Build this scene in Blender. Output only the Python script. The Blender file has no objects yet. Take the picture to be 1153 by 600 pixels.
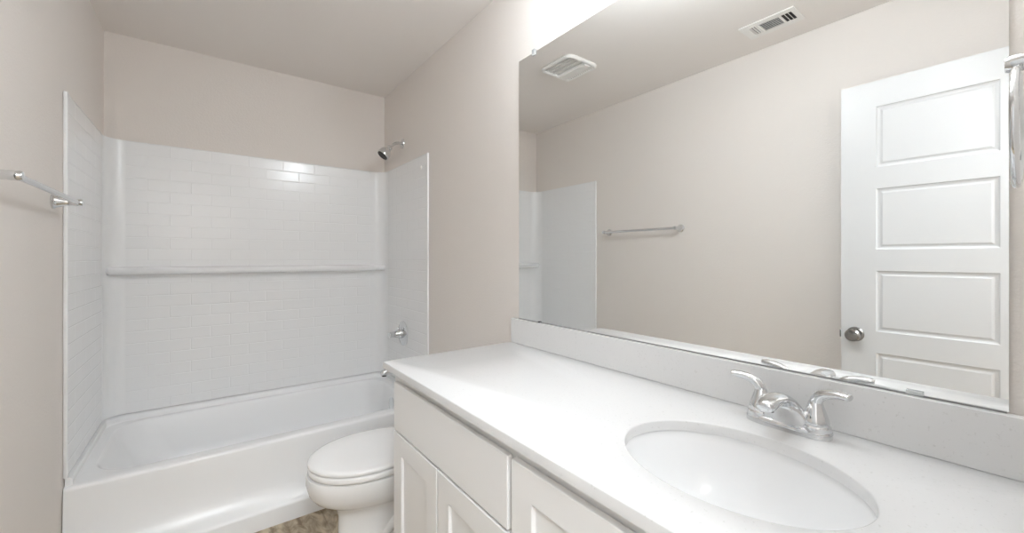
import bpy, bmesh, math
from mathutils import Vector, Matrix
PI = math.pi

# ------------------------------------------------------------------ camera, world, lights
scene = bpy.context.scene
col = scene.collection
cam_d = bpy.data.cameras.new('camera')
cam = bpy.data.objects.new('camera', cam_d); col.objects.link(cam)
cam_d.sensor_width = 36.0
cam_d.lens = 457.934 / 1153 * 36.0
cam_d.shift_y = -9.62 / 1153
cam_d.clip_start = 0.02
cam.location = (0.448, 0.0, 1.239)
cam.rotation_euler = (PI / 2, 0, -math.radians(36.94))
scene.camera = cam

scene.view_settings.view_transform = 'Standard'
scene.view_settings.look = 'None'
scene.view_settings.gamma = 1.0
scene.view_settings.use_curve_mapping = False
scene.view_settings.exposure = 1.24
scene.cycles.max_bounces = 20
scene.cycles.diffuse_bounces = 16
scene.cycles.glossy_bounces = 8
scene.cycles.use_denoising = True
scene.cycles.sample_clamp_indirect = 6.0

BULB_STRENGTH = 105.0
HALL_FILL_POWER = 24.0
world = bpy.data.worlds.new('world'); scene.world = world
world.use_nodes = True
world.node_tree.nodes['Background'].inputs[0].default_value = (1, 0.98, 0.95, 1)
world.node_tree.nodes['Background'].inputs[1].default_value = 0.6

W, D, H = 1.524, 3.0336, 2.448          # room: x 0..W, y FY..D, z 0..H
WL = 0.012                              # inner face of the left wall
FY = -0.05                              # front wall, with the doorway the camera stands in


def area(name, loc, rot, sx, sy, power, color=(1, 1, 1)):
    l = bpy.data.lights.new(name, 'AREA'); l.shape = 'RECTANGLE'
    l.size = sx; l.size_y = sy; l.energy = power; l.color = color
    o = bpy.data.objects.new(name, l); col.objects.link(o)
    o.location = loc; o.rotation_euler = rot
    return o


# added fill lamp in the unseen hall, brightening the room through the doorway
area('hall_fill_light', (0.32, -0.80, 2.36), (0, 0, 0), 0.7, 0.7, HALL_FILL_POWER, (0.865, 0.94, 1.0))


# ------------------------------------------------------------------ materials
def mat(name, color, rough=0.5, metal=0.0, coat=0.0, spec=0.5):
    m = bpy.data.materials.new(name); m.use_nodes = True
    b = m.node_tree.nodes['Principled BSDF']
    b.inputs['Base Color'].default_value = (*color, 1)
    b.inputs['Roughness'].default_value = rough
    b.inputs['Metallic'].default_value = metal
    b.inputs['Coat Weight'].default_value = coat
    b.inputs['Coat Roughness'].default_value = 0.05
    b.inputs['Specular IOR Level'].default_value = spec
    return m


def add_bump(m, scale, strength, dist=0.002, detail=3):
    nt = m.node_tree; b = nt.nodes['Principled BSDF']
    tc = nt.nodes.new('ShaderNodeTexCoord'); n = nt.nodes.new('ShaderNodeTexNoise')
    n.inputs['Scale'].default_value = scale; n.inputs['Detail'].default_value = detail
    bp = nt.nodes.new('ShaderNodeBump'); bp.inputs['Strength'].default_value = strength
    bp.inputs['Distance'].default_value = dist
    nt.links.new(tc.outputs['Object'], n.inputs['Vector'])
    nt.links.new(n.outputs['Fac'], bp.inputs['Height'])
    nt.links.new(bp.outputs['Normal'], b.inputs['Normal'])
    return m


M = {}
M['paint'] = add_bump(mat('wall_paint', (0.74, 0.70, 0.665), 0.6, spec=0.3), 130, 0.5, 0.002)
M['ceiling'] = add_bump(mat('ceiling_paint', (0.80, 0.765, 0.735), 0.8, spec=0.2), 130, 0.3, 0.0015)
M['trim'] = mat('trim_paint', (0.78, 0.78, 0.78), 0.35)
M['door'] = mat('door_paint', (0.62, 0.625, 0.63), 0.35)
M['cabinet'] = mat('cabinet_paint', (0.80, 0.80, 0.80), 0.35)
M['acrylic'] = mat('white_acrylic', (0.83, 0.84, 0.85), 0.26)
M['porcelain'] = mat('porcelain', (0.85, 0.855, 0.86), 0.08)
M['seat'] = mat('seat_plastic', (0.86, 0.86, 0.86), 0.15)
M['chrome'] = mat('chrome', (0.72, 0.73, 0.74), 0.05, 1.0)
M['nickel'] = mat('satin_nickel', (0.27, 0.26, 0.25), 0.22, 1.0)
M['mirror'] = mat('mirror_silver', (0.93, 0.94, 0.935), 0.0, 1.0)
M['glass_edge'] = mat('mirror_edge', (0.45, 0.48, 0.47), 0.2)
M['dark'] = mat('dark_rubber_and_shade', (0.02, 0.02, 0.02), 0.6)
M['grey'] = mat('plain_grey', (0.25, 0.25, 0.25), 0.5)
M['plastic'] = mat('white_plastic', (0.80, 0.79, 0.77), 0.4)
M['clear'] = mat('clear_plastic', (0.9, 0.92, 0.92), 0.1)
M['clear'].node_tree.nodes['Principled BSDF'].inputs['Transmission Weight'].default_value = 0.6

# quartz: white with faint grey flecks
m = mat('white_quartz', (0.82, 0.82, 0.815), 0.22); M['quartz'] = m
nt = m.node_tree; b = nt.nodes['Principled BSDF']
tc = nt.nodes.new('ShaderNodeTexCoord'); n = nt.nodes.new('ShaderNodeTexNoise')
n.inputs['Scale'].default_value = 160; n.inputs['Detail'].default_value = 4
cr = nt.nodes.new('ShaderNodeValToRGB')
cr.color_ramp.elements[0].position = 0.27; cr.color_ramp.elements[0].color = (0.61, 0.61, 0.60, 1)
cr.color_ramp.elements[1].position = 0.37; cr.color_ramp.elements[1].color = (0.70, 0.70, 0.70, 1)
nt.links.new(tc.outputs['Object'], n.inputs['Vector']); nt.links.new(n.outputs['Fac'], cr.inputs[0])
nt.links.new(cr.outputs[0], b.inputs['Base Color'])

# embossed subway tile pattern in acrylic, laid by UV (arc length, height)
m = mat('tile_acrylic', (0.82, 0.83, 0.84), 0.2); M['tile'] = m
nt = m.node_tree; b = nt.nodes['Principled BSDF']
uv = nt.nodes.new('ShaderNodeUVMap'); br = nt.nodes.new('ShaderNodeTexBrick')
br.inputs['Scale'].default_value = 1.0
br.inputs['Brick Width'].default_value = 0.188; br.inputs['Row Height'].default_value = 0.0645
br.inputs['Mortar Size'].default_value = 0.0035; br.inputs['Mortar Smooth'].default_value = 1.0
br.inputs['Color1'].default_value = (1, 1, 1, 1); br.inputs['Color2'].default_value = (1, 1, 1, 1)
br.inputs['Mortar'].default_value = (0, 0, 0, 1)
bp = nt.nodes.new('ShaderNodeBump'); bp.inputs['Strength'].default_value = 0.6
bp.inputs['Distance'].default_value = 0.0015
wv = nt.nodes.new('ShaderNodeTexNoise'); wv.inputs['Scale'].default_value = 5.0; wv.inputs['Detail'].default_value = 0
bp2 = nt.nodes.new('ShaderNodeBump'); bp2.inputs['Strength'].default_value = 0.25; bp2.inputs['Distance'].default_value = 0.004
tc = nt.nodes.new('ShaderNodeTexCoord')
nt.links.new(tc.outputs['Object'], wv.inputs['Vector']); nt.links.new(wv.outputs['Fac'], bp2.inputs['Height'])
nt.links.new(uv.outputs['UV'], br.inputs['Vector']); nt.links.new(br.outputs['Color'], bp.inputs['Height'])
nt.links.new(bp2.outputs['Normal'], bp.inputs['Normal'])
nt.links.new(bp.outputs['Normal'], b.inputs['Normal'])

# floor: brown-grey wood look planks running along y
m = mat('wood_vinyl', (0.3, 0.24, 0.18), 0.4); M['floor'] = m
nt = m.node_tree; b = nt.nodes['Principled BSDF']
tc = nt.nodes.new('ShaderNodeTexCoord'); mp = nt.nodes.new('ShaderNodeMapping')
mp.inputs['Rotation'].default_value = (0, 0, PI / 2)
br = nt.nodes.new('ShaderNodeTexBrick'); br.inputs['Scale'].default_value = 1.0
br.inputs['Brick Width'].default_value = 1.1; br.inputs['Row Height'].default_value = 0.15
br.inputs['Mortar Size'].default_value = 0.0015
br.inputs['Color1'].default_value = (0.40, 0.34, 0.25, 1); br.inputs['Color2'].default_value = (0.24, 0.19, 0.13, 1)
br.inputs['Mortar'].default_value = (0.08, 0.06, 0.04, 1)
n = nt.nodes.new('ShaderNodeTexNoise'); n.inputs['Scale'].default_value = 9; n.inputs['Detail'].default_value = 6
n.inputs['Distortion'].default_value = 1.2
mp2 = nt.nodes.new('ShaderNodeMapping'); mp2.inputs['Scale'].default_value = (2.2, 1.0, 1.0)
cr = nt.nodes.new('ShaderNodeValToRGB')
cr.color_ramp.elements[0].position = 0.32; cr.color_ramp.elements[0].color = (0.17, 0.115, 0.06, 1)
cr.color_ramp.elements[1].position = 0.62; cr.color_ramp.elements[1].color = (0.66, 0.57, 0.43, 1)
mx = nt.nodes.new('ShaderNodeMix'); mx.data_type = 'RGBA'; mx.inputs[0].default_value = 0.75
nt.links.new(tc.outputs['Object'], mp.inputs[0]); nt.links.new(mp.outputs[0], br.inputs['Vector'])
nt.links.new(tc.outputs['Object'], mp2.inputs[0]); nt.links.new(mp2.outputs[0], n.inputs['Vector'])
nt.links.new(n.outputs['Fac'], cr.inputs[0])
nt.links.new(br.outputs['Color'], mx.inputs[6]); nt.links.new(cr.outputs[0], mx.inputs[7])
nt.links.new(mx.outputs[2], b.inputs['Base Color'])

m = bpy.data.materials.new('bulb_glow'); m.use_nodes = True; M['bulb'] = m
b = m.node_tree.nodes['Principled BSDF']
b.inputs['Emission Color'].default_value = (0.865, 0.94, 1.0, 1)
b.inputs['Emission Strength'].default_value = BULB_STRENGTH


# ------------------------------------------------------------------ helpers
def finish(name, bm, material, parent=None, smooth=True, angle=35, bevel=0, segs=2, loc=None):
    bmesh.ops.recalc_face_normals(bm, faces=bm.faces)
    me = bpy.data.meshes.new(name); bm.to_mesh(me); bm.free()
    mats = material if isinstance(material, (list, tuple)) else [material]
    for mm in mats: me.materials.append(mm)
    if smooth:
        for p in me.polygons: p.use_smooth = True
        me.set_sharp_from_angle(angle=math.radians(angle))
    o = bpy.data.objects.new(name, me); col.objects.link(o)
    if parent is not None:
        o.parent = parent
        o.matrix_parent_inverse = Matrix.Translation(parent.location).inverted()
    if bevel:
        bv = o.modifiers.new('bevel', 'BEVEL'); bv.width = bevel; bv.segments = segs
        bv.limit_method = 'ANGLE'; bv.angle_limit = math.radians(40)
        bv.harden_normals = smooth
    return o


def thing(name, label, cat, loc, group=None):
    o = bpy.data.objects.new(name, None); col.objects.link(o)
    o.location = loc; o.empty_display_size = 0.05
    o['label'] = label; o['category'] = cat
    if group: o['group'] = group
    return o


def tag(o, label, cat, group=None):
    o['label'] = label; o['category'] = cat
    if group: o['group'] = group
    return o


def struct(o, label=None, cat=None):
    o['kind'] = 'structure'
    if label: o['label'] = label
    if cat: o['category'] = cat
    return o


def box(bm, a, b):
    v = [bm.verts.new((x, y, z)) for x in (a[0], b[0]) for y in (a[1], b[1]) for z in (a[2], b[2])]
    for f in ((0, 1, 3, 2), (4, 6, 7, 5), (0, 4, 5, 1), (2, 3, 7, 6), (0, 2, 6, 4), (1, 5, 7, 3)):
        bm.faces.new([v[i] for i in f])


def basis(d):
    d = Vector(d).normalized()
    up = Vector((0, 0, 1)) if abs(d.z) < 0.95 else Vector((0, 1, 0))
    a = up.cross(d).normalized(); b_ = d.cross(a).normalized()
    return a, b_, d


def lathe(bm, origin, axis, prof, n=40, cap0=True, cap1=True):
    """prof: (radius, distance along axis)"""
    o = Vector(origin); a, b_, d = basis(axis); rings = []
    for r, h in prof:
        rings.append([bm.verts.new(o + d * h + (a * math.cos(2 * PI * i / n) + b_ * math.sin(2 * PI * i / n)) * max(r, 1e-4)) for i in range(n)])
    for k in range(len(rings) - 1):
        for i in range(n):
            j = (i + 1) % n
            bm.faces.new((rings[k][i], rings[k][j], rings[k + 1][j], rings[k + 1][i]))
    if cap0: bm.faces.new(rings[0][::-1])
    if cap1: bm.faces.new(rings[-1])


def catmull(pts, sub=6):
    P = [Vector(p) for p in pts]; out = []
    P = [P[0] * 2 - P[1]] + P + [P[-1] * 2 - P[-2]]
    for i in range(1, len(P) - 2):
        for k in range(sub):
            t = k / sub
            out.append(0.5 * ((2 * P[i]) + (P[i + 1] - P[i - 1]) * t + (2 * P[i - 1] - 5 * P[i] + 4 * P[i + 1] - P[i + 2]) * t * t + (3 * P[i] - P[i - 1] - 3 * P[i + 1] + P[i + 2]) * t ** 3))
    out.append(P[-2]); return out


def tube(bm, pts, radii, n=20, side=None, sub=6, caps=True):
    """radii: list of (width, height) or floats per control point; side = fixed width direction"""
    R = [(r, r) if not isinstance(r, (tuple, list)) else r for r in radii]
    Q = catmull(pts, sub); RR = catmull([(r[0], r[1], 0) for r in R], sub)
    rings = []
    for i, p in enumerate(Q):
        t = (Q[min(i + 1, len(Q) - 1)] - Q[max(i - 1, 0)]).normalized()
        if side is not None:
            s = (Vector(side) - t * Vector(side).dot(t)).normalized(); u = t.cross(s)
        else:
            s, u, _ = basis(t)
        w, h = RR[i].x, RR[i].y
        rings.append([bm.verts.new(p + s * w * math.cos(2 * PI * k / n) + u * h * math.sin(2 * PI * k / n)) for k in range(n)])
    for k in range(len(rings) - 1):
        for i in range(n):
            j = (i + 1) % n
            bm.faces.new((rings[k][i], rings[k][j], rings[k + 1][j], rings[k + 1][i]))
    if caps:
        bm.faces.new(rings[0][::-1]); bm.faces.new(rings[-1])


def loft(bm, loops, cap0=True, cap1=True):
    rings = [[bm.verts.new(p) for p in L] for L in loops]; n = len(rings[0])
    for k in range(len(rings) - 1):
        for i in range(n):
            j = (i + 1) % n
            bm.faces.new((rings[k][i], rings[k][j], rings[k + 1][j], rings[k + 1][i]))
    if cap0: bm.faces.new(rings[0][::-1])
    if cap1: bm.faces.new(rings[-1])
    return rings


def rrect(x0, x1, y0, y1, r, z, k=10, edge=8):
    """rounded rectangle loop, always 4*(k+1)+4*edge points"""
    r = min(r, (x1 - x0) / 2 - 1e-4, (y1 - y0) / 2 - 1e-4)
    out = []
    cs = ((x1 - r, y1 - r, 0), (x0 + r, y1 - r, PI / 2), (x0 + r, y0 + r, PI), (x1 - r, y0 + r, 1.5 * PI))
    for q, (cx_, cy_, a0) in enumerate(cs):
        for i in range(k + 1):
            a = a0 + PI / 2 * i / k
            out.append(Vector((cx_ + r * math.cos(a), cy_ + r * math.sin(a), z)))
        c2 = cs[(q + 1) % 4]; a = c2[2]
        e = Vector((c2[0] + r * math.cos(a), c2[1] + r * math.sin(a), z)); s = out[-1]
        for i in range(1, edge + 1):
            out.append(s.lerp(e, i / (edge + 1)))
    return out


def panelled(bm, T, u0, u1, v0, v1, panels, prof, depth):
    """a slab whose front (w = 0) carries panels; T maps (u, v, w) to the world, w>0 towards the room.
    panels stacked in v sharing the same u range; prof = list of (inset, w)"""
    def q(*c): bm.faces.new([bm.verts.new(T(*p)) for p in c])
    pu0, pu1 = panels[0][0], panels[0][1]
    ed = [v0]
    for p in sorted(panels, key=lambda p: p[2]): ed += [p[2], p[3]]
    ed.append(v1)
    for i in range(len(ed) - 1):
        q((u0, ed[i], 0), (pu0, ed[i], 0), (pu0, ed[i + 1], 0), (u0, ed[i + 1], 0))
        q((pu1, ed[i], 0), (u1, ed[i], 0), (u1, ed[i + 1], 0), (pu1, ed[i + 1], 0))
        q((u0, ed[i], 0), (u0, ed[i + 1], 0), (u0, ed[i + 1], -depth), (u0, ed[i], -depth))
        q((u1, ed[i], 0), (u1, ed[i + 1], 0), (u1, ed[i + 1], -depth), (u1, ed[i], -depth))
        q((u0, ed[i], -depth), (u1, ed[i], -depth), (u1, ed[i + 1], -depth), (u0, ed[i + 1], -depth))
    for i in range(0, len(ed), 2):
        q((pu0, ed[i], 0), (pu1, ed[i], 0), (pu1, ed[i + 1], 0), (pu0, ed[i + 1], 0))
    for p in panels:
        prev = (p[0], p[1], p[2], p[3], 0)
        for ins, w in prof:
            c = (p[0] + ins, p[1] - ins, p[2] + ins, p[3] - ins, w)
            A = ((prev[0], prev[2]), (prev[1], prev[2]), (prev[1], prev[3]), (prev[0], prev[3]))
            B = ((c[0], c[2]), (c[1], c[2]), (c[1], c[3]), (c[0], c[3]))
            for i in range(4):
                j = (i + 1) % 4
                q((*A[i], prev[4]), (*A[j], prev[4]), (*B[j], w), (*B[i], w))
            prev = c
        q((prev[0], prev[2], prev[4]), (prev[1], prev[2], prev[4]), (prev[1], prev[3], prev[4]), (prev[0], prev[3], prev[4]))
    for v in (v0, v1):
        for a, b_ in ((u0, pu0), (pu0, pu1), (pu1, u1)): q((a, v, 0), (b_, v, 0), (b_, v, -depth), (a, v, -depth))
    bmesh.ops.remove_doubles(bm, verts=bm.verts, dist=1e-5)


# ------------------------------------------------------------------ room shell
T_ = 0.1
bm = bmesh.new(); box(bm, (-T_, FY - 1.35, -0.06), (W + T_ + 0.6, D + T_, 0)); struct(finish('floor', bm, M['floor'], smooth=False))
bm = bmesh.new(); box(bm, (-T_, FY - T_, H), (W + T_, D + T_, H + 0.06)); struct(finish('ceiling', bm, M['ceiling'], smooth=False))
bm = bmesh.new(); box(bm, (-T_, FY, 0), (WL, D, H)); struct(finish('wall_left', bm, M['paint'], smooth=False))
bm = bmesh.new(); box(bm, (W, FY, 0), (W + T_, D, H)); struct(finish('wall_right', bm, M['paint'], smooth=False))
bm = bmesh.new(); box(bm, (-T_, D, 0), (W + T_, D + T_, H)); struct(finish('wall_back', bm, M['paint'], smooth=False))
DX0, DX1, DZ = 0.135, 0.765, 2.05        # doorway
bm = bmesh.new()
box(bm, (-T_, FY - T_, 0), (DX0, FY, H)); box(bm, (DX1, FY - T_, 0), (W + T_, FY, H)); box(bm, (DX0, FY - T_, DZ), (DX1, FY, H))
struct(finish('wall_front', bm, M['paint'], smooth=False))
# the hall behind the doorway
bm = bmesh.new()
box(bm, (-T_, FY - 1.35, 0), (W + T_ + 0.6, FY - 1.25, H)); struct(finish('wall_hall', bm, M['paint'], smooth=False))
bm = bmesh.new(); box(bm, (-T_, FY - 1.25, 0), (0, FY - T_, H)); struct(finish('wall_hall_left', bm, M['paint'], smooth=False))
bm = bmesh.new(); box(bm, (W + T_ + 0.5, FY - 1.25, 0), (W + T_ + 0.6, FY - T_, H)); struct(finish('wall_hall_right', bm, M['paint'], smooth=False))
bm = bmesh.new(); box(bm, (W + T_, FY - T_, 0), (W + T_ + 0.6, FY, H)); struct(finish('wall_hall_front', bm, M['paint'], smooth=False))
bm = bmesh.new(); box(bm, (-T_, FY - 1.35, H), (W + T_ + 0.6, FY - T_, H + 0.06)); struct(finish('ceiling_hall', bm, M['ceiling'], smooth=False))
# door casing and jambs
bm = bmesh.new()
box(bm, (DX0, FY - T_, 0), (DX0 + 0.012, FY, DZ)); box(bm, (DX1 - 0.012, FY - T_, 0), (DX1, FY, DZ))
box(bm, (DX0 + 0.012, FY - T_, DZ - 0.012), (DX1 - 0.012, FY, DZ))
box(bm, (DX0 - 0.057, FY, 0), (DX0 + 0.004, FY + 0.014, DZ + 0.057)); box(bm, (DX1 - 0.004, FY, 0), (DX1 + 0.057, FY + 0.014, DZ + 0.057))
box(bm, (DX0 + 0.004, FY, DZ - 0.004), (DX1 - 0.004, FY + 0.014, DZ + 0.057))
struct(finish('trim_1', bm, M['trim'], smooth=False))


def baseboard(name, pts, inward):
    """straight run with an eased top; pts = two (x, y); inward = direction into the room"""
    (xa, ya), (xb, yb) = pts; ix, iy = inward; t = 0.013; h = 0.085
    prof = ((0, 0), (t, 0), (t, h - 0.02), (t * 0.75, h - 0.008), (t * 0.35, h), (0, h))
    bm = bmesh.new(); L = []
    for x, y in pts: L.append([Vector((x + ix * p, y + iy * p, z)) for p, z in prof])
    loft(bm, L); struct(finish(name, bm, M['trim'], angle=60))


baseboard('baseboard_left', ((WL, FY + 0.02), (WL, 2.16)), (1, 0))
baseboard('baseboard_right', ((W, 1.40), (W, 2.16)), (-1, 0))

# ------------------------------------------------------------------ the open door, folded back along the left wall (seen in the mirror)
dfx, dy0, dy1, dz0, dz1 = 0.170, 0.000, 0.606, 0.012, 2.038
door = thing('door_1', 'open white door with stacked recessed panels seen in the mirror', 'door', (dfx, dy0, dz0))
door['kind'] = 'structure'
bm = bmesh.new()
pans = [(0.120, 0.480, 0.166 + 0.3705 * k, 0.440 + 0.3705 * k) for k in range(5)]
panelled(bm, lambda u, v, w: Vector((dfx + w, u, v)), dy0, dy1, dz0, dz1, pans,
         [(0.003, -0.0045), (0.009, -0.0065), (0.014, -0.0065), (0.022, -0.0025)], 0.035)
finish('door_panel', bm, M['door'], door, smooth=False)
bm = bmesh.new()
lathe(bm, (dfx, 0.553, 0.885), (1, 0, 0), [(0.033, 0.0), (0.033, 0.004), (0.029, 0.009), (0.014, 0.012), (0.012, 0.026), (0.015, 0.031), (0.024, 0.036), (0.0285, 0.045), (0.028, 0.054), (0.022, 0.061), (0.010, 0.064), (0.0, 0.0645)])
finish('door_knob', bm, M['nickel'], door)
bm = bmesh.new(); box(bm, (dfx - 0.026, dy1, 0.862), (dfx - 0.010, dy1 + 0.009, 0.896)); finish('latch', bm, M['nickel'], door, bevel=0.002)
for z in (0.2, 1.0, 1.85):
    bm = bmesh.new(); lathe(bm, (dfx - 0.002, -0.008, z - 0.045), (0, 0, 1), [(0.006, 0), (0.006, 0.09)], n=16)
    box(bm, (dfx - 0.03, -0.0045, z - 0.044), (dfx - 0.004, -0.0005, z + 0.044))
    finish('hinge', bm, M['nickel'], door)

# ------------------------------------------------------------------ tub surround
SY, SZ0, SZ1 = 2.262, 0.3975, 1.874
SX0, SX1, SYB, RC = 0.0205, W - 0.0085, 3.012, 0.08
surround = thing('tub_surround', 'glossy white embossed tile surround on three walls above the bathtub', 'tub surround', (W / 2, D - 0.02, SZ0))


def arc(cx_, cy_, r, a0, a1, n=12):
    return [(cx_ + r * math.cos(a0 + (a1 - a0) * i / n), cy_ + r * math.sin(a0 + (a1 - a0) * i / n)) for i in range(n + 1)]


inner = [(SX0, SY)] + arc(SX0 + RC, SYB - RC, RC, PI, PI / 2) + arc(SX1 - RC, SYB - RC, RC, PI / 2, 0) + [(SX1, SY)]
# panels: left side, back (with both coved corners), right side
def surround_panel(name, pts, outer, tiled_flat, s_of):
    bm = bmesh.new(); uvl = bm.loops.layers.uv.new('UVMap')
    zs = (SZ0, SZ1)
    ins = [[bm.verts.new((x, y, z)) for z in zs] for x, y in pts]
    outs = [[bm.verts.new((x, y, z)) for z in zs] for x, y in outer]
    for i in range(len(pts) - 1):
        f = bm.faces.new((ins[i][0], ins[i + 1][0], ins[i + 1][1], ins[i][1]))
        f.material_index = 0 if tiled_flat(pts[i], pts[i + 1]) else 1
        for l in f.loops:
            c = l.vert.co; l[uvl].uv = (s_of(c.x, c.y), c.z - SZ1 + 0.005 + 40 * 0.0645)
    def nq(a, b_, c, d):
        f = bm.faces.new((a, b_, c, d)); f.material_index = 1
    for i in range(len(outer) - 1): nq(outs[i][0], outs[i + 1][0], outs[i + 1][1], outs[i][1])
    nq(ins[0][0], ins[0][1], outs[0][1], outs[0][0]); nq(ins[-1][0], ins[-1][1], outs[-1][1], outs[-1][0])
    for k in (0, 1):
        f = bm.faces.new([v[k] for v in ins] + [v[k] for v in outs][::-1]); f.material_index = 1
    return finish(name, bm, [M['tile'], M['acrylic']], surround, angle=40)


flat = lambda a, b_: abs(a[0] - b_[0]) + abs(a[1] - b_[1]) > 0.1
g = 0.0015
YC = SYB - RC
surround_panel('wall_panel', [(SX0, SY + 0.012), (SX0, YC)], [(WL + g, SY + 0.012), (WL + g, YC)], flat, lambda x, y: y + 0.05)
surround_panel('wall_panel', [p for p in inner[1:-1]], [(WL + g, YC), (WL + g, D - g), (W - g, D - g), (W - g, YC)], flat, lambda x, y: x - 0.283 + 0.188 * 4)
surround_panel('wall_panel', [(SX1, YC), (SX1, SY + 0.012)], [(W - g, YC), (W - g, SY + 0.012)], flat, lambda x, y: y + 0.05)
# rounded front nosings
for xa, sgn in ((WL + g, 1), (W - g, -1)):
    bm = bmesh.new(); L = []
    for z in (SZ0, SZ1):
        L.append([Vector((xa, SY, z)), Vector((xa + sgn * 0.0075, SY, z)), Vector((xa + sgn * 0.0100, SY + 0.0015, z)), Vector((xa + sgn * 0.0110, SY + 0.005, z)), Vector((xa + sgn * 0.0108, SY + 0.009, z)),
                  Vector((xa + sgn * 0.0090, SY + 0.0125, z)), Vector((xa + sgn * 0.0070, SY + 0.014, z)), Vector((xa, SY + 0.0119, z))])
    loft(bm, L); finish('edge_nosing', bm, M['acrylic'], surround, angle=60)
# moulded shelf across the back
bm = bmesh.new(); L = []
prof = [(0.0, 1.190), (0.030, 1.190), (0.048, 1.186), (0.058, 1.177), (0.060, 1.166), (0.056, 1.155), (0.044, 1.148), (0.020, 1.146), (0.0, 1.150)]
xs = [(0.024, 0.35), (0.032, 0.8), (0.047, 1.0), (W - 0.035, 1.0), (W - 0.022, 0.93), (W - 0.012, 0.7)]
for x, k in xs: L.append([Vector((x, SYB + 0.0 - (p * k), z)) for p, z in prof])
loft(bm, L); finish('shelf_ledge', bm, M['acrylic'], surround, angle=50)
# the small round plug high on the right panel
bm = bmesh.new(); lathe(bm, (SX1, 2.36, 1.80), (-1, 0, 0), [(0.012, 0.0), (0.012, 0.002), (0.008, 0.004), (0.0, 0.0045)], n=20)
finish('screw_cap', bm, M['plastic'], surround)

# ------------------------------------------------------------------ bathtub
tub = thing('bathtub', 'white alcove bathtub with flared apron below the tiled surround', 'bathtub', (W / 2, 2.60, 0))
bm = bmesh.new(); L = []
X0, X1, Y1 = WL + 0.002, W - 0.003, D - 0.003
for y0, z in ((2.165, 0.0), (2.165, 0.072), (2.168, 0.080), (2.178, 0.088), (2.205, 0.115), (2.226, 0.160), (2.238, 0.22), (2.247, 0.32), (2.249, 0.349), (2.251, 0.356), (2.256, 0.3610), (2.263, 0.3630), (2.275, 0.3635)):
    L.append(rrect(X0, X1, y0, Y1, 0.004, z))
for x0, x1, y0, y1, r, z in ((0.070, 1.455, 2.312, 2.972, 0.15, 0.3635), (0.074, 1.451, 2.316, 2.969, 0.148, 0.3625), (0.079, 1.446, 2.321, 2.964, 0.145, 0.357), (0.084, 1.442, 2.326, 2.959, 0.142, 0.345),
                             (0.115, 1.434, 2.340, 2.945, 0.14, 0.27), (0.170, 1.418, 2.352, 2.932, 0.13, 0.18), (0.230, 1.395, 2.370, 2.915, 0.12, 0.115), (0.275, 1.350, 2.395, 2.890, 0.11, 0.085), (0.33, 1.30, 2.44, 2.84, 0.10, 0.076), (0.7, 0.9, 2.60, 2.68, 0.03, 0.072)):
    L.append(rrect(x0, x1, y0, y1, r, z))
loft(bm, L)
finish('tub_shell', bm, M['acrylic'], tub, angle=50)
# raised tiling lip along the three walls
lipin = [(0.036, SY + 0.012)] + arc(0.036 + 0.07, 2.990 - 0.07, 0.07, PI, PI / 2) + arc(W - 0.024 - 0.07, 2.990 - 0.07, 0.07, PI / 2, 0) + [(W - 0.024, SY + 0.012)]
lipout = [(WL + 0.003, SY + 0.012)] + [(WL + 0.003, Y1 - 0.001)] * 13 + [(W - 0.004, Y1 - 0.001)] * 13 + [(W - 0.004, SY + 0.012)]
bm = bmesh.new(); L = []
def off(k): return [(a[0] + (b_[0] - a[0]) * k, a[1] + (b_[1] - a[1]) * k) for a, b_ in zip(lipin, lipout)]
inn = off(-0.16); mid = off(0.0); top = off(0.18)
rows = [(inn, 0.3625), (off(-0.03), 0.3665), (mid, 0.374), (off(0.02), 0.387), (top, 0.3935), (lipout, 0.3935), (lipout, 0.3625)]
V = [[bm.verts.new((x, y, z)) for x, y in r] for r, z in rows]
for k in range(len(V)):
    a = V[k]; b_ = V[(k + 1) % len(V)]
    for i in range(len(a) - 1):
        try: bm.faces.new((a[i], a[i + 1], b_[i + 1], b_[i]))
        except ValueError: pass
bm.faces.new([v[0] for v in V]); bm.faces.new([v[-1] for v in V][::-1])
bmesh.ops.remove_doubles(bm, verts=bm.verts, dist=1e-5)
finish('tub_lip', bm, M['acrylic'], tub, angle=50)
bm = bmesh.new(); lathe(bm, (1.4345, 2.64, 0.272), (-1, 0, 0.12), [(0.040, -0.004), (0.040, 0.006), (0.030, 0.009), (0.012, 0.011), (0.0, 0.0112)])
finish('overflow_plate', bm, M['chrome'], tub)
bm = bmesh.new(); lathe(bm, (1.18, 2.64, 0.0755), (0, 0, 1), [(0.032, -0.002), (0.032, 0.003), (0.026, 0.005), (0.0, 0.005)])
finish('tub_drain', bm, M['chrome'], tub)

# tub spout
sp = thing('tub_spout', 'chrome tub filler spout above the tub end, half hidden by the counter corner', 'tub spout', (1.502, 2.64, 0.49))
bm = bmesh.new()
tube(bm, [(1.502, 2.64, 0.492), (1.46, 2.64, 0.492), (1.41, 2.64, 0.490), (1.375, 2.64, 0.484), (1.362, 2.64, 0.478)], [(0.029, 0.029), (0.027, 0.027), (0.025, 0.024), (0.023, 0.020), (0.018, 0.013)], n=24, side=(0, 1, 0))
finish('spout_body', bm, M['chrome'], sp)
bm = bmesh.new(); lathe(bm, (1.382, 2.64, 0.470), (0, 0, -1), [(0.015, -0.003), (0.015, 0.008), (0.0, 0.008)], n=20); finish('outlet', bm, M['dark'], sp)
bm = bmesh.new(); lathe(bm, (1.385, 2.64, 0.506), (0, 0, 1), [(0.003, -0.004), (0.003, 0.012), (0.007, 0.014), (0.007, 0.022), (0.0, 0.024)], n=16); finish('diverter_knob', bm, M['chrome'], sp)

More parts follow.
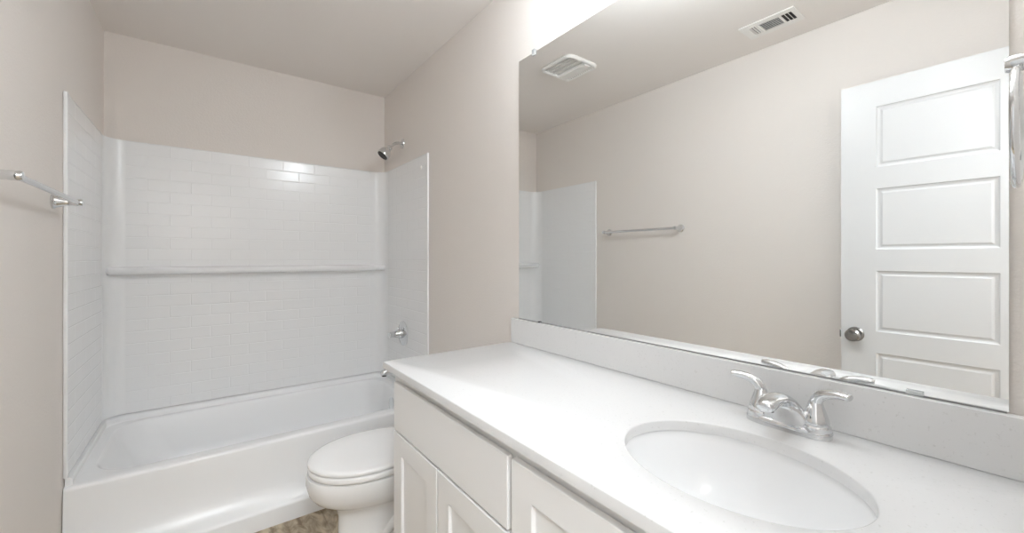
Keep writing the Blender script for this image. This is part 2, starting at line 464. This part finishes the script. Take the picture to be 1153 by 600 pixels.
# shower valve
vz, vy = 0.728, 2.645
va = thing('shower_valve', 'round chrome shower valve with knob handle on the right tiled panel', 'shower valve', (SX1, vy, vz))
bm = bmesh.new(); lathe(bm, (SX1 - 0.0004, vy, vz), (-1, 0, 0), [(0.084, 0.0), (0.084, 0.002), (0.078, 0.006), (0.050, 0.010), (0.030, 0.012), (0.0, 0.012)], n=56); finish('escutcheon', bm, M['chrome'], va)
bm = bmesh.new(); lathe(bm, (SX1 - 0.011, vy, vz), (-1, 0, 0), [(0.030, 0.0), (0.029, 0.018), (0.024, 0.028), (0.020, 0.050), (0.018, 0.070), (0.020, 0.074), (0.019, 0.085), (0.012, 0.090), (0.0, 0.091)], n=32)
tube(bm, [(SX1 - 0.03, vy, vz + 0.016), (SX1 - 0.034, vy, vz + 0.032), (SX1 - 0.036, vy + 0.002, vz + 0.042)], [0.008, 0.007, 0.006], n=12, sub=4)
finish('valve_handle', bm, M['chrome'], va)

# shower head
sh = thing('wall_shower', 'chrome shower head on a bent arm above the tiled panel', 'shower head', (W, 2.68, 2.022))
bm = bmesh.new(); lathe(bm, (W, 2.68, 2.022), (-1, 0, 0), [(0.034, 0.0), (0.033, 0.004), (0.020, 0.009), (0.011, 0.012)], n=32); finish('arm_flange', bm, M['chrome'], sh)
bm = bmesh.new(); tube(bm, [(W - 0.006, 2.68, 2.022), (W - 0.035, 2.68, 2.020), (W - 0.062, 2.68, 2.008), (W - 0.090, 2.68, 1.980)], [0.0105] * 4, n=20); finish('shower_arm', bm, M['chrome'], sh)
bm = bmesh.new()
hd = Vector((-0.64, 0, -0.77)).normalized(); h0 = Vector((W - 0.084, 2.68, 1.986))
lathe(bm, h0, hd, [(0.014, 0.0), (0.018, 0.004), (0.019, 0.014), (0.015, 0.020), (0.020, 0.026), (0.034, 0.040), (0.040, 0.056), (0.0415, 0.078), (0.039, 0.086)], n=36)
finish('spray_head', bm, M['chrome'], sh)
bm = bmesh.new(); lathe(bm, h0 + hd * 0.0855, hd, [(0.036, 0.0), (0.035, 0.003), (0.0, 0.004)], n=32); finish('nozzle_face', bm, M['dark'], sh)

# ------------------------------------------------------------------ towel bar on the left wall
tb = thing('towel_bar', 'chrome towel bar mounted on the left wall beside the tub surround', 'towel bar', (WL, 1.83, 1.44))
for y in (1.52, 2.13):
    bm = bmesh.new()
    lathe(bm, (WL, y, 1.44), (1, 0, 0), [(0.027, 0.0), (0.027, 0.005), (0.022, 0.009), (0.020, 0.015), (0.0165, 0.024), (0.0125, 0.038), (0.0115, 0.050), (0.0125, 0.054), (0.0125, 0.073), (0.010, 0.077), (0.0, 0.078)], n=36)
    finish('wall_post', bm, M['chrome'], tb)
bm = bmesh.new(); lathe(bm, (0.0755, 1.528, 1.44), (0, 1, 0), [(0.0088, 0.0), (0.0088, 0.594)], n=24); finish('bar', bm, M['chrome'], tb)

# ------------------------------------------------------------------ toilet
TY = 1.747
toilet = thing('toilet', 'white toilet with closed lid between the vanity and the bathtub', 'toilet', (1.15, TY, 0))


def oval(cx_, a_front, a_back, bw, z, n=64, pw=2.0, pb=2.6):
    out = []
    for i in range(n):
        t = 2 * PI * i / n; c, s = math.cos(t), math.sin(t)
        e = pw if c < 0 else pb
        x = (abs(c) ** (2 / e)) * (a_front if c < 0 else a_back) * (-1 if c < 0 else 1)
        y = (abs(s) ** (2 / e)) * bw * (1 if s > 0 else -1)
        out.append(Vector((cx_ + x, TY + y, z)))
    return out


bm = bmesh.new()
loft(bm, [oval(1.10, 0.245, 0.30, 0.115, 0.0), oval(1.10, 0.245, 0.30, 0.113, 0.02), oval(1.10, 0.232, 0.30, 0.100, 0.05), oval(1.10, 0.222, 0.30, 0.093, 0.12), oval(1.10, 0.222, 0.30, 0.095, 0.19),
          oval(1.10, 0.232, 0.30, 0.105, 0.225), oval(1.085, 0.255, 0.32, 0.130, 0.250), oval(1.06, 0.268, 0.34, 0.155, 0.275), oval(1.04, 0.270, 0.36, 0.172, 0.305), oval(1.03, 0.271, 0.37, 0.181, 0.345), oval(1.03, 0.270, 0.37, 0.186, 0.370),
          oval(1.03, 0.268, 0.369, 0.185, 0.378), oval(1.03, 0.260, 0.362, 0.178, 0.380)])
finish('bowl', bm, M['porcelain'], toilet, angle=60)
bm = bmesh.new()   # moulded trapway showing on the pedestal side
for s in (-1, 1):
    tube(bm, [(1.04, TY + s * 0.075, 0.10), (1.12, TY + s * 0.083, 0.17), (1.20, TY + s * 0.088, 0.19), (1.27, TY + s * 0.088, 0.13), (1.31, TY + s * 0.085, 0.03)], [0.022, 0.034, 0.037, 0.036, 0.034], n=16)
finish('trapway', bm, M['porcelain'], toilet)
def rim(k, z): return oval(1.0, 0.235 + k, 0.242 + k, 0.190 + k, z, pb=2.4)
bm = bmesh.new()
loft(bm, [rim(-0.045, 0.3805), rim(-0.045, 0.3870), rim(-0.003, 0.3872), rim(-0.001, 0.390), rim(-0.001, 0.4065), rim(-0.003, 0.4090), rim(-0.045, 0.4092)])
finish('seat', bm, M['seat'], toilet, angle=60)
bm = bmesh.new()
loft(bm, [rim(-0.045, 0.4095), rim(-0.045, 0.4158), rim(-0.001, 0.4160), rim(0.0, 0.418), rim(0.0, 0.427), rim(-0.004, 0.4315), rim(-0.017, 0.434), oval(1.0, 0.13, 0.14, 0.10, 0.4365), oval(1.0, 0.05, 0.05, 0.03, 0.4375)])
finish('lid', bm, M['seat'], toilet, angle=60)
for s in (-1, 1):
    bm = bmesh.new(); lathe(bm, (1.235, TY + s * 0.075 - 0.018, 0.418), (0, 1, 0), [(0.011, 0), (0.011, 0.036)], n=16)
    box(bm, (1.225, TY + s * 0.075 - 0.015, 0.3805), (1.245, TY + s * 0.075 + 0.015, 0.418))
    finish('seat_hinge', bm, M['seat'], toilet)
bm = bmesh.new()
loft(bm, [rrect(1.325, 1.505, TY - 0.165, TY + 0.165, 0.03, 0.385), rrect(1.315, 1.508, TY - 0.175, TY + 0.175, 0.03, 0.42), rrect(1.305, 1.510, TY - 0.190, TY + 0.190, 0.03, 0.67)])
finish('tank', bm, M['porcelain'], toilet, angle=60)
bm = bmesh.new()
loft(bm, [rrect(1.300, 1.512, TY - 0.194, TY + 0.194, 0.03, 0.671), rrect(1.294, 1.514, TY - 0.200, TY + 0.200, 0.03, 0.677), rrect(1.294, 1.514, TY - 0.200, TY + 0.200, 0.03, 0.694), rrect(1.304, 1.508, TY - 0.190, TY + 0.190, 0.03, 0.702)])
finish('tank_lid', bm, M['porcelain'], toilet, angle=60)
bm = bmesh.new(); lathe(bm, (1.307, TY + 0.13, 0.62), (-1, 0, 0), [(0.012, 0), (0.012, 0.012), (0.006, 0.016)], n=20)
tube(bm, [(1.293, TY + 0.13, 0.62), (1.29, TY + 0.09, 0.617), (1.292, TY + 0.06, 0.612)], [(0.006, 0.004), (0.007, 0.004), (0.008, 0.004)], n=12)
finish('flush_lever', bm, M['chrome'], toilet)

# ------------------------------------------------------------------ vanity
CY0, CY1 = FY + 0.004, 1.395
FX, DXF = 0.981, 0.962                # face frame and door faces
CT, CB = 0.876, 0.853                 # countertop top and underside
vanity = thing('vanity_cabinet', 'white shaker vanity cabinet under the quartz countertop', 'cabinet', (1.24, 0.67, 0))
bm = bmesh.new()
box(bm, (FX, CY1 - 0.018, 0.0), (W - 0.002, CY1, CB - 0.001))
box(bm, (FX, CY0, 0.0), (W - 0.002, CY0 + 0.018, CB - 0.001))
box(bm, (FX + 0.02, CY0 + 0.018, 0.10), (W - 0.002, CY1 - 0.018, 0.118))
box(bm, (W - 0.010, CY0 + 0.018, 0.118), (W - 0.002, CY1 - 0.018, CB - 0.001))
box(bm, (FX + 0.075, CY0 + 0.018, 0.0), (FX + 0.09, CY1 - 0.018, 0.10))
finish('carcass', bm, M['cabinet'], vanity, smooth=False)
bm = bmesh.new()   # face frame
box(bm, (FX, CY0 + 0.018, 0.78), (FX + 0.019, CY1 - 0.018, CB - 0.001))
box(bm, (FX, CY0 + 0.018, 0.10), (FX + 0.019, CY1 - 0.018, 0.14))
box(bm, (FX, 0.670, 0.14), (FX + 0.019, 0.720, 0.78)); box(bm, (FX, 0.720, 0.62), (FX + 0.019, CY1 - 0.018, 0.67))
box(bm, (FX, 1.015, 0.14), (FX + 0.019, 1.055, 0.62)); box(bm, (FX, 0.300, 0.14), (FX + 0.019, 0.340, 0.78))
box(bm, (FX, CY1 - 0.05, 0.14), (FX + 0.019, CY1 - 0.018, 0.78)); box(bm, (FX, CY0 + 0.018, 0.14), (FX + 0.019, CY0 + 0.05, 0.78))
finish('face_frame', bm, M['cabinet'], vanity, smooth=False)
bm = bmesh.new(); box(bm, (DXF, 0.700, 0.656), (FX - 0.004, 1.358, 0.816)); finish('drawer_front', bm, M['cabinet'], vanity, bevel=0.003, segs=3, angle=60)
for y0, y1, z1 in ((1.036, 1.358, 0.649), (0.700, 1.031, 0.649), (0.322, 0.686, 0.816), (-0.036, 0.316, 0.816)):
    bm = bmesh.new()
    panelled(bm, lambda u, v, w: Vector((DXF - w, u, v)), y0, y1, 0.125, z1, [(y0 + 0.066, y1 - 0.066, 0.191, z1 - 0.066)], [(0.0015, -0.003), (0.004, -0.0085)], 0.015)
    finish('cabinet_door', bm, M['cabinet'], vanity, smooth=False, bevel=0.0018, segs=2)

# countertop with the oval cut-out
ECX, ECY, EA, EB = 1.199, 0.346, 0.156, 0.197
KX0, KX1, KY0, KY1 = 0.944, W - 0.002, FY + 0.002, 1.414
top_ = thing('countertop', 'long white quartz countertop with an oval sink cut-out', 'countertop', (1.24, 0.68, CT))
N = 160
def on_rect(t, r=0.010, ins=0.0):
    dx, dy = math.cos(t), math.sin(t)
    x0, x1, y0, y1 = KX0 + ins, KX1 - ins, KY0 + ins, KY1 - ins
    k = min(((x1 - ECX) / dx if dx > 1e-9 else 1e9), ((x0 - ECX) / dx if dx < -1e-9 else 1e9), ((y1 - ECY) / dy if dy > 1e-9 else 1e9), ((y0 - ECY) / dy if dy < -1e-9 else 1e9))
    return ECX + dx * k, ECY + dy * k
angs = [2 * PI * i / N for i in range(N)]
for cxn, cyn in ((KX0, KY0), (KX0, KY1), (KX1, KY0), (KX1, KY1)):
    a = math.atan2(cyn - ECY, cxn - ECX) % (2 * PI)
    angs[min(range(len(angs)), key=lambda i: abs(angs[i] - a))] = a
angs.sort()
def outer(ins, z): return [Vector((*on_rect(t, ins=ins), z)) for t in angs]
def hole(off_, z):
    L = []
    for t in angs:
        dx, dy = math.cos(t), math.sin(t); a, b_ = EA + off_, EB + off_
        k = 1 / math.sqrt((dx / a) ** 2 + (dy / b_) ** 2); L.append(Vector((ECX + dx * k, ECY + dy * k, z)))
    return L
bm = bmesh.new()
L = [hole(0.0, CB), hole(0.0, CT - 0.003), hole(0.0008, CT - 0.0012), hole(0.003, CT), outer(0.003, CT), outer(0.0008, CT - 0.0012), outer(0.0, CT - 0.003), outer(0.0, CB), hole(0.0, CB)]
loft(bm, L, cap0=False, cap1=False); bmesh.ops.remove_doubles(bm, verts=bm.verts, dist=1e-6)
finish('worktop', bm, M['quartz'], top_, angle=60)
bm = bmesh.new(); box(bm, (W - 0.021, KY0, CT + 0.0002), (W - 0.001, KY1 - 0.003, 0.979)); tag(finish('backsplash', bm, M['quartz'], bevel=0.0015, angle=60), 'low white quartz backsplash strip running along the wall under the mirror', 'backsplash')

# undermount basin
sink = thing('sink', 'oval white undermount sink below the chrome faucet', 'sink', (ECX, ECY, 0.72))
bm = bmesh.new()
def ell(k, z, dx=0.0): return [Vector((ECX + dx + (EA + 0.006) * k * math.cos(t), ECY + (EB + 0.006) * k * math.sin(t), z)) for t in [2 * PI * i / 96 for i in range(96)]]
loft(bm, [ell(1.10, 0.8525), ell(1.0, 0.8525), ell(0.985, 0.848), ell(0.97, 0.835), ell(0.945, 0.805), ell(0.90, 0.775), ell(0.82, 0.745), ell(0.70, 0.722), ell(0.52, 0.705), ell(0.30, 0.697), ell(0.12, 0.694),
          ell(0.12, 0.686), ell(0.54, 0.695), ell(0.74, 0.712), ell(0.88, 0.738), ell(0.96, 0.772), ell(1.01, 0.805), ell(1.03, 0.842), ell(1.10, 0.844), ell(1.10, 0.8525)], cap0=False, cap1=False)
bmesh.ops.remove_doubles(bm, verts=bm.verts, dist=1e-6)
finish('basin', bm, M['porcelain'], sink, angle=50)
bm = bmesh.new(); lathe(bm, (ECX, ECY, 0.690), (0, 0, 1), [(0.019, 0), (0.022, 0.006), (0.022, 0.008), (0.016, 0.009), (0.014, 0.012), (0.0, 0.0135)], n=32); finish('sink_drain', bm, M['chrome'], sink)

# faucet
FXc, FYc, FZ = 1.442, 0.342, CT + 0.0003
fa = thing('faucet', 'chrome two-handle faucet with low spout behind the sink', 'faucet', (FXc, FYc, FZ))
def stad(hx, hy, z, n=64, e=3.0, dx=0):
    return [Vector((FXc + dx + hx * math.copysign(abs(math.cos(t)) ** (2 / e), math.cos(t)), FYc + hy * math.copysign(abs(math.sin(t)) ** (2 / e), math.sin(t)), FZ + z)) for t in [2 * PI * i / n for i in range(n)]]
bm = bmesh.new()
loft(bm, [stad(0.0285, 0.079, 0.0), stad(0.0285, 0.079, 0.010), stad(0.0275, 0.0775, 0.014), stad(0.0245, 0.074, 0.017), stad(0.021, 0.070, 0.0185)])
finish('base_plate', bm, M['chrome'], fa, angle=60)
bm = bmesh.new()
tube(bm, [(FXc + 0.002, FYc, FZ + 0.006), (FXc - 0.004, FYc, FZ + 0.030), (FXc - 0.018, FYc, FZ + 0.054), (FXc - 0.042, FYc, FZ + 0.070), (FXc - 0.075, FYc, FZ + 0.0745), (FXc - 0.104, FYc, FZ + 0.070), (FXc - 0.114, FYc, FZ + 0.067), (FXc - 0.117, FYc, FZ + 0.066)],
     [(0.046, 0.026), (0.038, 0.023), (0.030, 0.018), (0.0225, 0.0135), (0.0195, 0.012), (0.0180, 0.0125), (0.015, 0.010), (0.009, 0.005)], n=32, side=(0, 1, 0), sub=8)
finish('spout', bm, M['chrome'], fa, angle=60)
bm = bmesh.new()
def body(z, hx, hy, dx): return stad(hx, hy, z, e=2.4, dx=dx)
loft(bm, [body(0.012, 0.0255, 0.060, 0.0), body(0.022, 0.0250, 0.054, -0.001), body(0.034, 0.0245, 0.044, -0.006), (body(0.046, 0.0235, 0.034, -0.014)), body(0.057, 0.020, 0.026, -0.024), body(0.063, 0.012, 0.018, -0.030)])
finish('body', bm, M['chrome'], fa, angle=60)
bm = bmesh.new(); lathe(bm, (FXc - 0.101, FYc, FZ + 0.0620), (-0.12, 0, -1), [(0.0115, -0.002), (0.0115, 0.004), (0.009, 0.0045), (0.0, 0.0035)], n=28); finish('aerator', bm, M['dark'], fa)
for s in (-1, 1):
    yh = FYc + s * 0.051
    bm = bmesh.new()
    lathe(bm, (FXc, yh, FZ + 0.012), (0, 0, 1), [(0.0265, 0.0), (0.0262, 0.010), (0.0235, 0.013), (0.0238, 0.018), (0.0225, 0.024), (0.0185, 0.037), (0.0145, 0.049), (0.0125, 0.056), (0.010, 0.060), (0.0, 0.062)], n=36)
    finish('handle_hub', bm, M['chrome'], fa)
    bm = bmesh.new()
    tube(bm, [(FXc, yh, FZ + 0.062), (FXc - 0.001, yh + s * 0.003, FZ + 0.076), (FXc - 0.003, yh + s * 0.014, FZ + 0.0875), (FXc - 0.006, yh + s * 0.034, FZ + 0.0935), (FXc - 0.010, yh + s * 0.054, FZ + 0.0945), (FXc - 0.011, yh + s * 0.059, FZ + 0.0940)],
         [(0.0115, 0.0115), (0.0110, 0.0108), (0.0110, 0.0098), (0.0112, 0.0082), (0.0115, 0.0074), (0.0095, 0.0056)], n=20, side=(1, 0, 0), sub=7)
    finish('lever', bm, M['chrome'], fa, angle=60)

# ------------------------------------------------------------------ mirror
MY0, MY1, MZ0, MZ1 = 0.044, 1.373, 0.9800, 2.079
mi = thing('mirror', 'large frameless mirror resting on the backsplash', 'mirror', (W, 0.71, MZ0))
bm = bmesh.new(); box(bm, (W - 0.006, MY0, MZ0 + 0.0015), (W - 0.0005, MY1, MZ1))
bm.normal_update()
for f in bm.faces: f.material_index = 0 if f.calc_center_median().x < W - 0.0055 else 1
finish('glass', bm, [M['mirror'], M['glass_edge']], mi, smooth=False)
bm = bmesh.new(); box(bm, (W - 0.0085, MY0 + 0.002, MZ0 - 0.0005), (W - 0.0062, MY1 - 0.002, MZ0 + 0.0022)); finish('bottom_strip', bm, M['grey'], mi, smooth=False)  # thin grey strip along the mirror's lower edge
for y, z, k in ((1.275, MZ1, 1), (0.45, MZ1, 1), (1.238, MZ0, 0), (0.157, MZ0, 0)):
    bm = bmesh.new()
    if k: box(bm, (W - 0.010, y - 0.009, z - 0.012), (W - 0.0062, y + 0.009, z + 0.012)); box(bm, (W - 0.0062, y - 0.009, z + 0.0006), (W - 0.0005, y + 0.009, z + 0.012)); lathe(bm, (W - 0.010, y, z + 0.006), (-1, 0, 0), [(0.004, 0), (0.004, 0.0015), (0, 0.002)], n=14)
    else: box(bm, (W - 0.0110, y - (0.012 if y < 1 else 0.006), z), (W - 0.0087, y + (0.012 if y < 1 else 0.006), z + (0.009 if y < 1 else 0.005)))
    finish('mirror_clip', bm, M['clear'] if (k or y < 1) else M['dark'], mi, bevel=0.0008)

# ------------------------------------------------------------------ towel ring on the front wall, seen edge on
tr = thing('towel_ring', 'chrome towel ring seen edge-on at the right end of the mirror', 'towel ring', (1.29, FY, 1.49))
bm = bmesh.new(); lathe(bm, (1.29, FY, 1.492), (0, 1, 0), [(0.026, 0.0), (0.026, 0.005), (0.020, 0.010), (0.012, 0.028), (0.0095, 0.060), (0.011, 0.066), (0.0115, 0.082), (0.009, 0.088), (0.0, 0.089)], n=32); finish('wall_post', bm, M['chrome'], tr)
bm = bmesh.new()
R0, r0, n1, n2 = 0.074, 0.0042, 64, 14
V = [[bm.verts.new((1.29 + (R0 + r0 * math.cos(b2)) * math.cos(a2), 0.028 + r0 * math.sin(b2), 1.408 + (R0 + r0 * math.cos(b2)) * math.sin(a2))) for b2 in [2 * PI * j / n2 for j in range(n2)]] for a2 in [2 * PI * i / n1 for i in range(n1)]]
for i in range(n1):
    for j in range(n2): bm.faces.new((V[i][j], V[(i + 1) % n1][j], V[(i + 1) % n1][(j + 1) % n2], V[i][(j + 1) % n2]))
finish('ring', bm, M['chrome'], tr)

# ------------------------------------------------------------------ ceiling exhaust fan cover (seen in the mirror)
fx0, fx1, fy0, fy1 = 0.615, 0.885, 1.705, 1.985
ef = thing('exhaust_fan', 'square white exhaust fan cover on the ceiling, seen in the mirror', 'exhaust fan', (0.75, 1.845, H))
bm = bmesh.new()
loft(bm, [rrect(fx0 + 0.004, fx1 - 0.004, fy0 + 0.004, fy1 - 0.004, 0.046, H), rrect(fx0, fx1, fy0, fy1, 0.05, H - 0.006), rrect(fx0 + 0.004, fx1 - 0.004, fy0 + 0.004, fy1 - 0.004, 0.046, H - 0.014), rrect(fx0 + 0.016, fx1 - 0.016, fy0 + 0.016, fy1 - 0.016, 0.022, H - 0.019),
          rrect(fx0 + 0.024, fx1 - 0.024, fy0 + 0.024, fy1 - 0.024, 0.018, H - 0.015), rrect(fx0 + 0.026, fx1 - 0.026, fy0 + 0.026, fy1 - 0.026, 0.018, H - 0.004)])
finish('fan_frame', bm, M['plastic'], ef, angle=50)
bm = bmesh.new(); L = []
pr_ = [(fx0 + 0.028, 0.010), (fx0 + 0.05, 0.017), (0.690, 0.024), (0.722, 0.026), (0.735, 0.024), (0.738, 0.008)]
for y in (fy0 + 0.022, fy1 - 0.022): L.append([Vector((x, y, H - z)) for x, z in pr_] + [Vector((fx0 + 0.028, y, H - 0.005))])
loft(bm, L); finish('fan_cover', bm, M['plastic'], ef, angle=50)
for x in (0.762, 0.792, 0.822):
    bm = bmesh.new(); L = []
    for y in (fy0 + 0.024, fy1 - 0.024): L.append([Vector((x, y, H - 0.005)), Vector((x + 0.020, y, H - 0.013)), Vector((x + 0.021, y, H - 0.010)), Vector((x + 0.002, y, H - 0.003))])
    loft(bm, L); finish('louver', bm, M['plastic'], ef, smooth=False)

# ------------------------------------------------------------------ ceiling air register (seen in the mirror)
rx0, rx1, ry0, ry1 = 0.180, 0.340, 0.747, 1.000
rg = thing('air_vent', 'white rectangular louvered air vent in the ceiling, seen in the mirror', 'air vent', (0.26, 0.8735, H))
bm = bmesh.new(); box(bm, (rx0 + 0.03, ry0 + 0.02, H - 0.0022), (rx1 - 0.03, ry1 - 0.02, H - 0.0005)); finish('duct_shade_sheet', bm, M['dark'], rg, smooth=False)  # dark sheet standing in for the shade inside the duct
bm = bmesh.new()
cells = [(0.768, 0.815), (0.826, 0.914), (0.926, 0.962)]
zA, zB = H - 0.006, H - 0.0005
box(bm, (rx0, ry0, zA), (rx0 + 0.036, ry1, zB)); box(bm, (rx1 - 0.036, ry0, zA), (rx1, ry1, zB))
prev = ry0
for a, b_ in cells + [(ry1, ry1)]:
    box(bm, (rx0 + 0.036, prev, zA), (rx1 - 0.036, a, zB)); prev = b_
finish('vent_frame', bm, M['plastic'], rg, bevel=0.0015)
for k in range(6):
    x = rx0 + 0.043 + k * 0.0145; bm = bmesh.new(); L = []
    for y in (0.826, 0.914): L.append([Vector((x, y, H - 0.0025)), Vector((x + 0.007, y, H - 0.009)), Vector((x + 0.0082, y, H - 0.008)), Vector((x + 0.0012, y, H - 0.0022))])
    loft(bm, L); finish('louver', bm, M['plastic'], rg, smooth=False)
for cell, sgn in ((cells[0], -1), (cells[2], 1)):
    for k in range(3):
        y = cell[0] + 0.002 + k * (cell[1] - cell[0]) / 3; bm = bmesh.new(); L = []
        for x in (rx0 + 0.036, rx1 - 0.036): L.append([Vector((x, y, H - 0.0025)), Vector((x, y + sgn * 0.0045, H - 0.0085)), Vector((x, y + sgn * 0.0057, H - 0.0075)), Vector((x, y + 0.0012, H - 0.0022))])
        loft(bm, L); finish('louver', bm, M['plastic'], rg, smooth=False)

# ------------------------------------------------------------------ two-bulb vanity light above the mirror (just above the picture)
vl = thing('vanity_light', 'chrome two-bulb light bar on the wall above the mirror', 'wall light', (W, 0.62, 2.29))
bm = bmesh.new(); box(bm, (W - 0.022, 0.54, 2.25), (W - 0.0005, 0.70, 2.39)); finish('back_plate', bm, M['chrome'], vl, bevel=0.004)
bm = bmesh.new(); lathe(bm, (W - 0.07, 0.30, 2.33), (0, 1, 0), [(0.010, 0), (0.010, 0.64)], n=20); box(bm, (W - 0.07, 0.61, 2.322), (W - 0.02, 0.63, 2.338)); finish('arm', bm, M['chrome'], vl)
for y in (0.36, 0.88):
    bm = bmesh.new(); lathe(bm, (W - 0.28, y, 2.325), (0, 0, -1), [(0.012, 0), (0.020, 0.004), (0.020, 0.028), (0.017, 0.030)], n=24)
    tube(bm, [(W - 0.07, y, 2.33), (W - 0.17, y, 2.326), (W - 0.28, y, 2.315)], [0.007] * 3, n=12); finish('lamp_socket', bm, M['chrome'], vl)
    bm = bmesh.new(); lathe(bm, (W - 0.28, y, 2.298), (0, 0, -1), [(0.014, 0.0), (0.016, 0.012), (0.026, 0.026), (0.031, 0.042), (0.031, 0.052), (0.026, 0.068), (0.014, 0.078), (0.0, 0.081)], n=28); finish('bulb', bm, M['bulb'], vl)
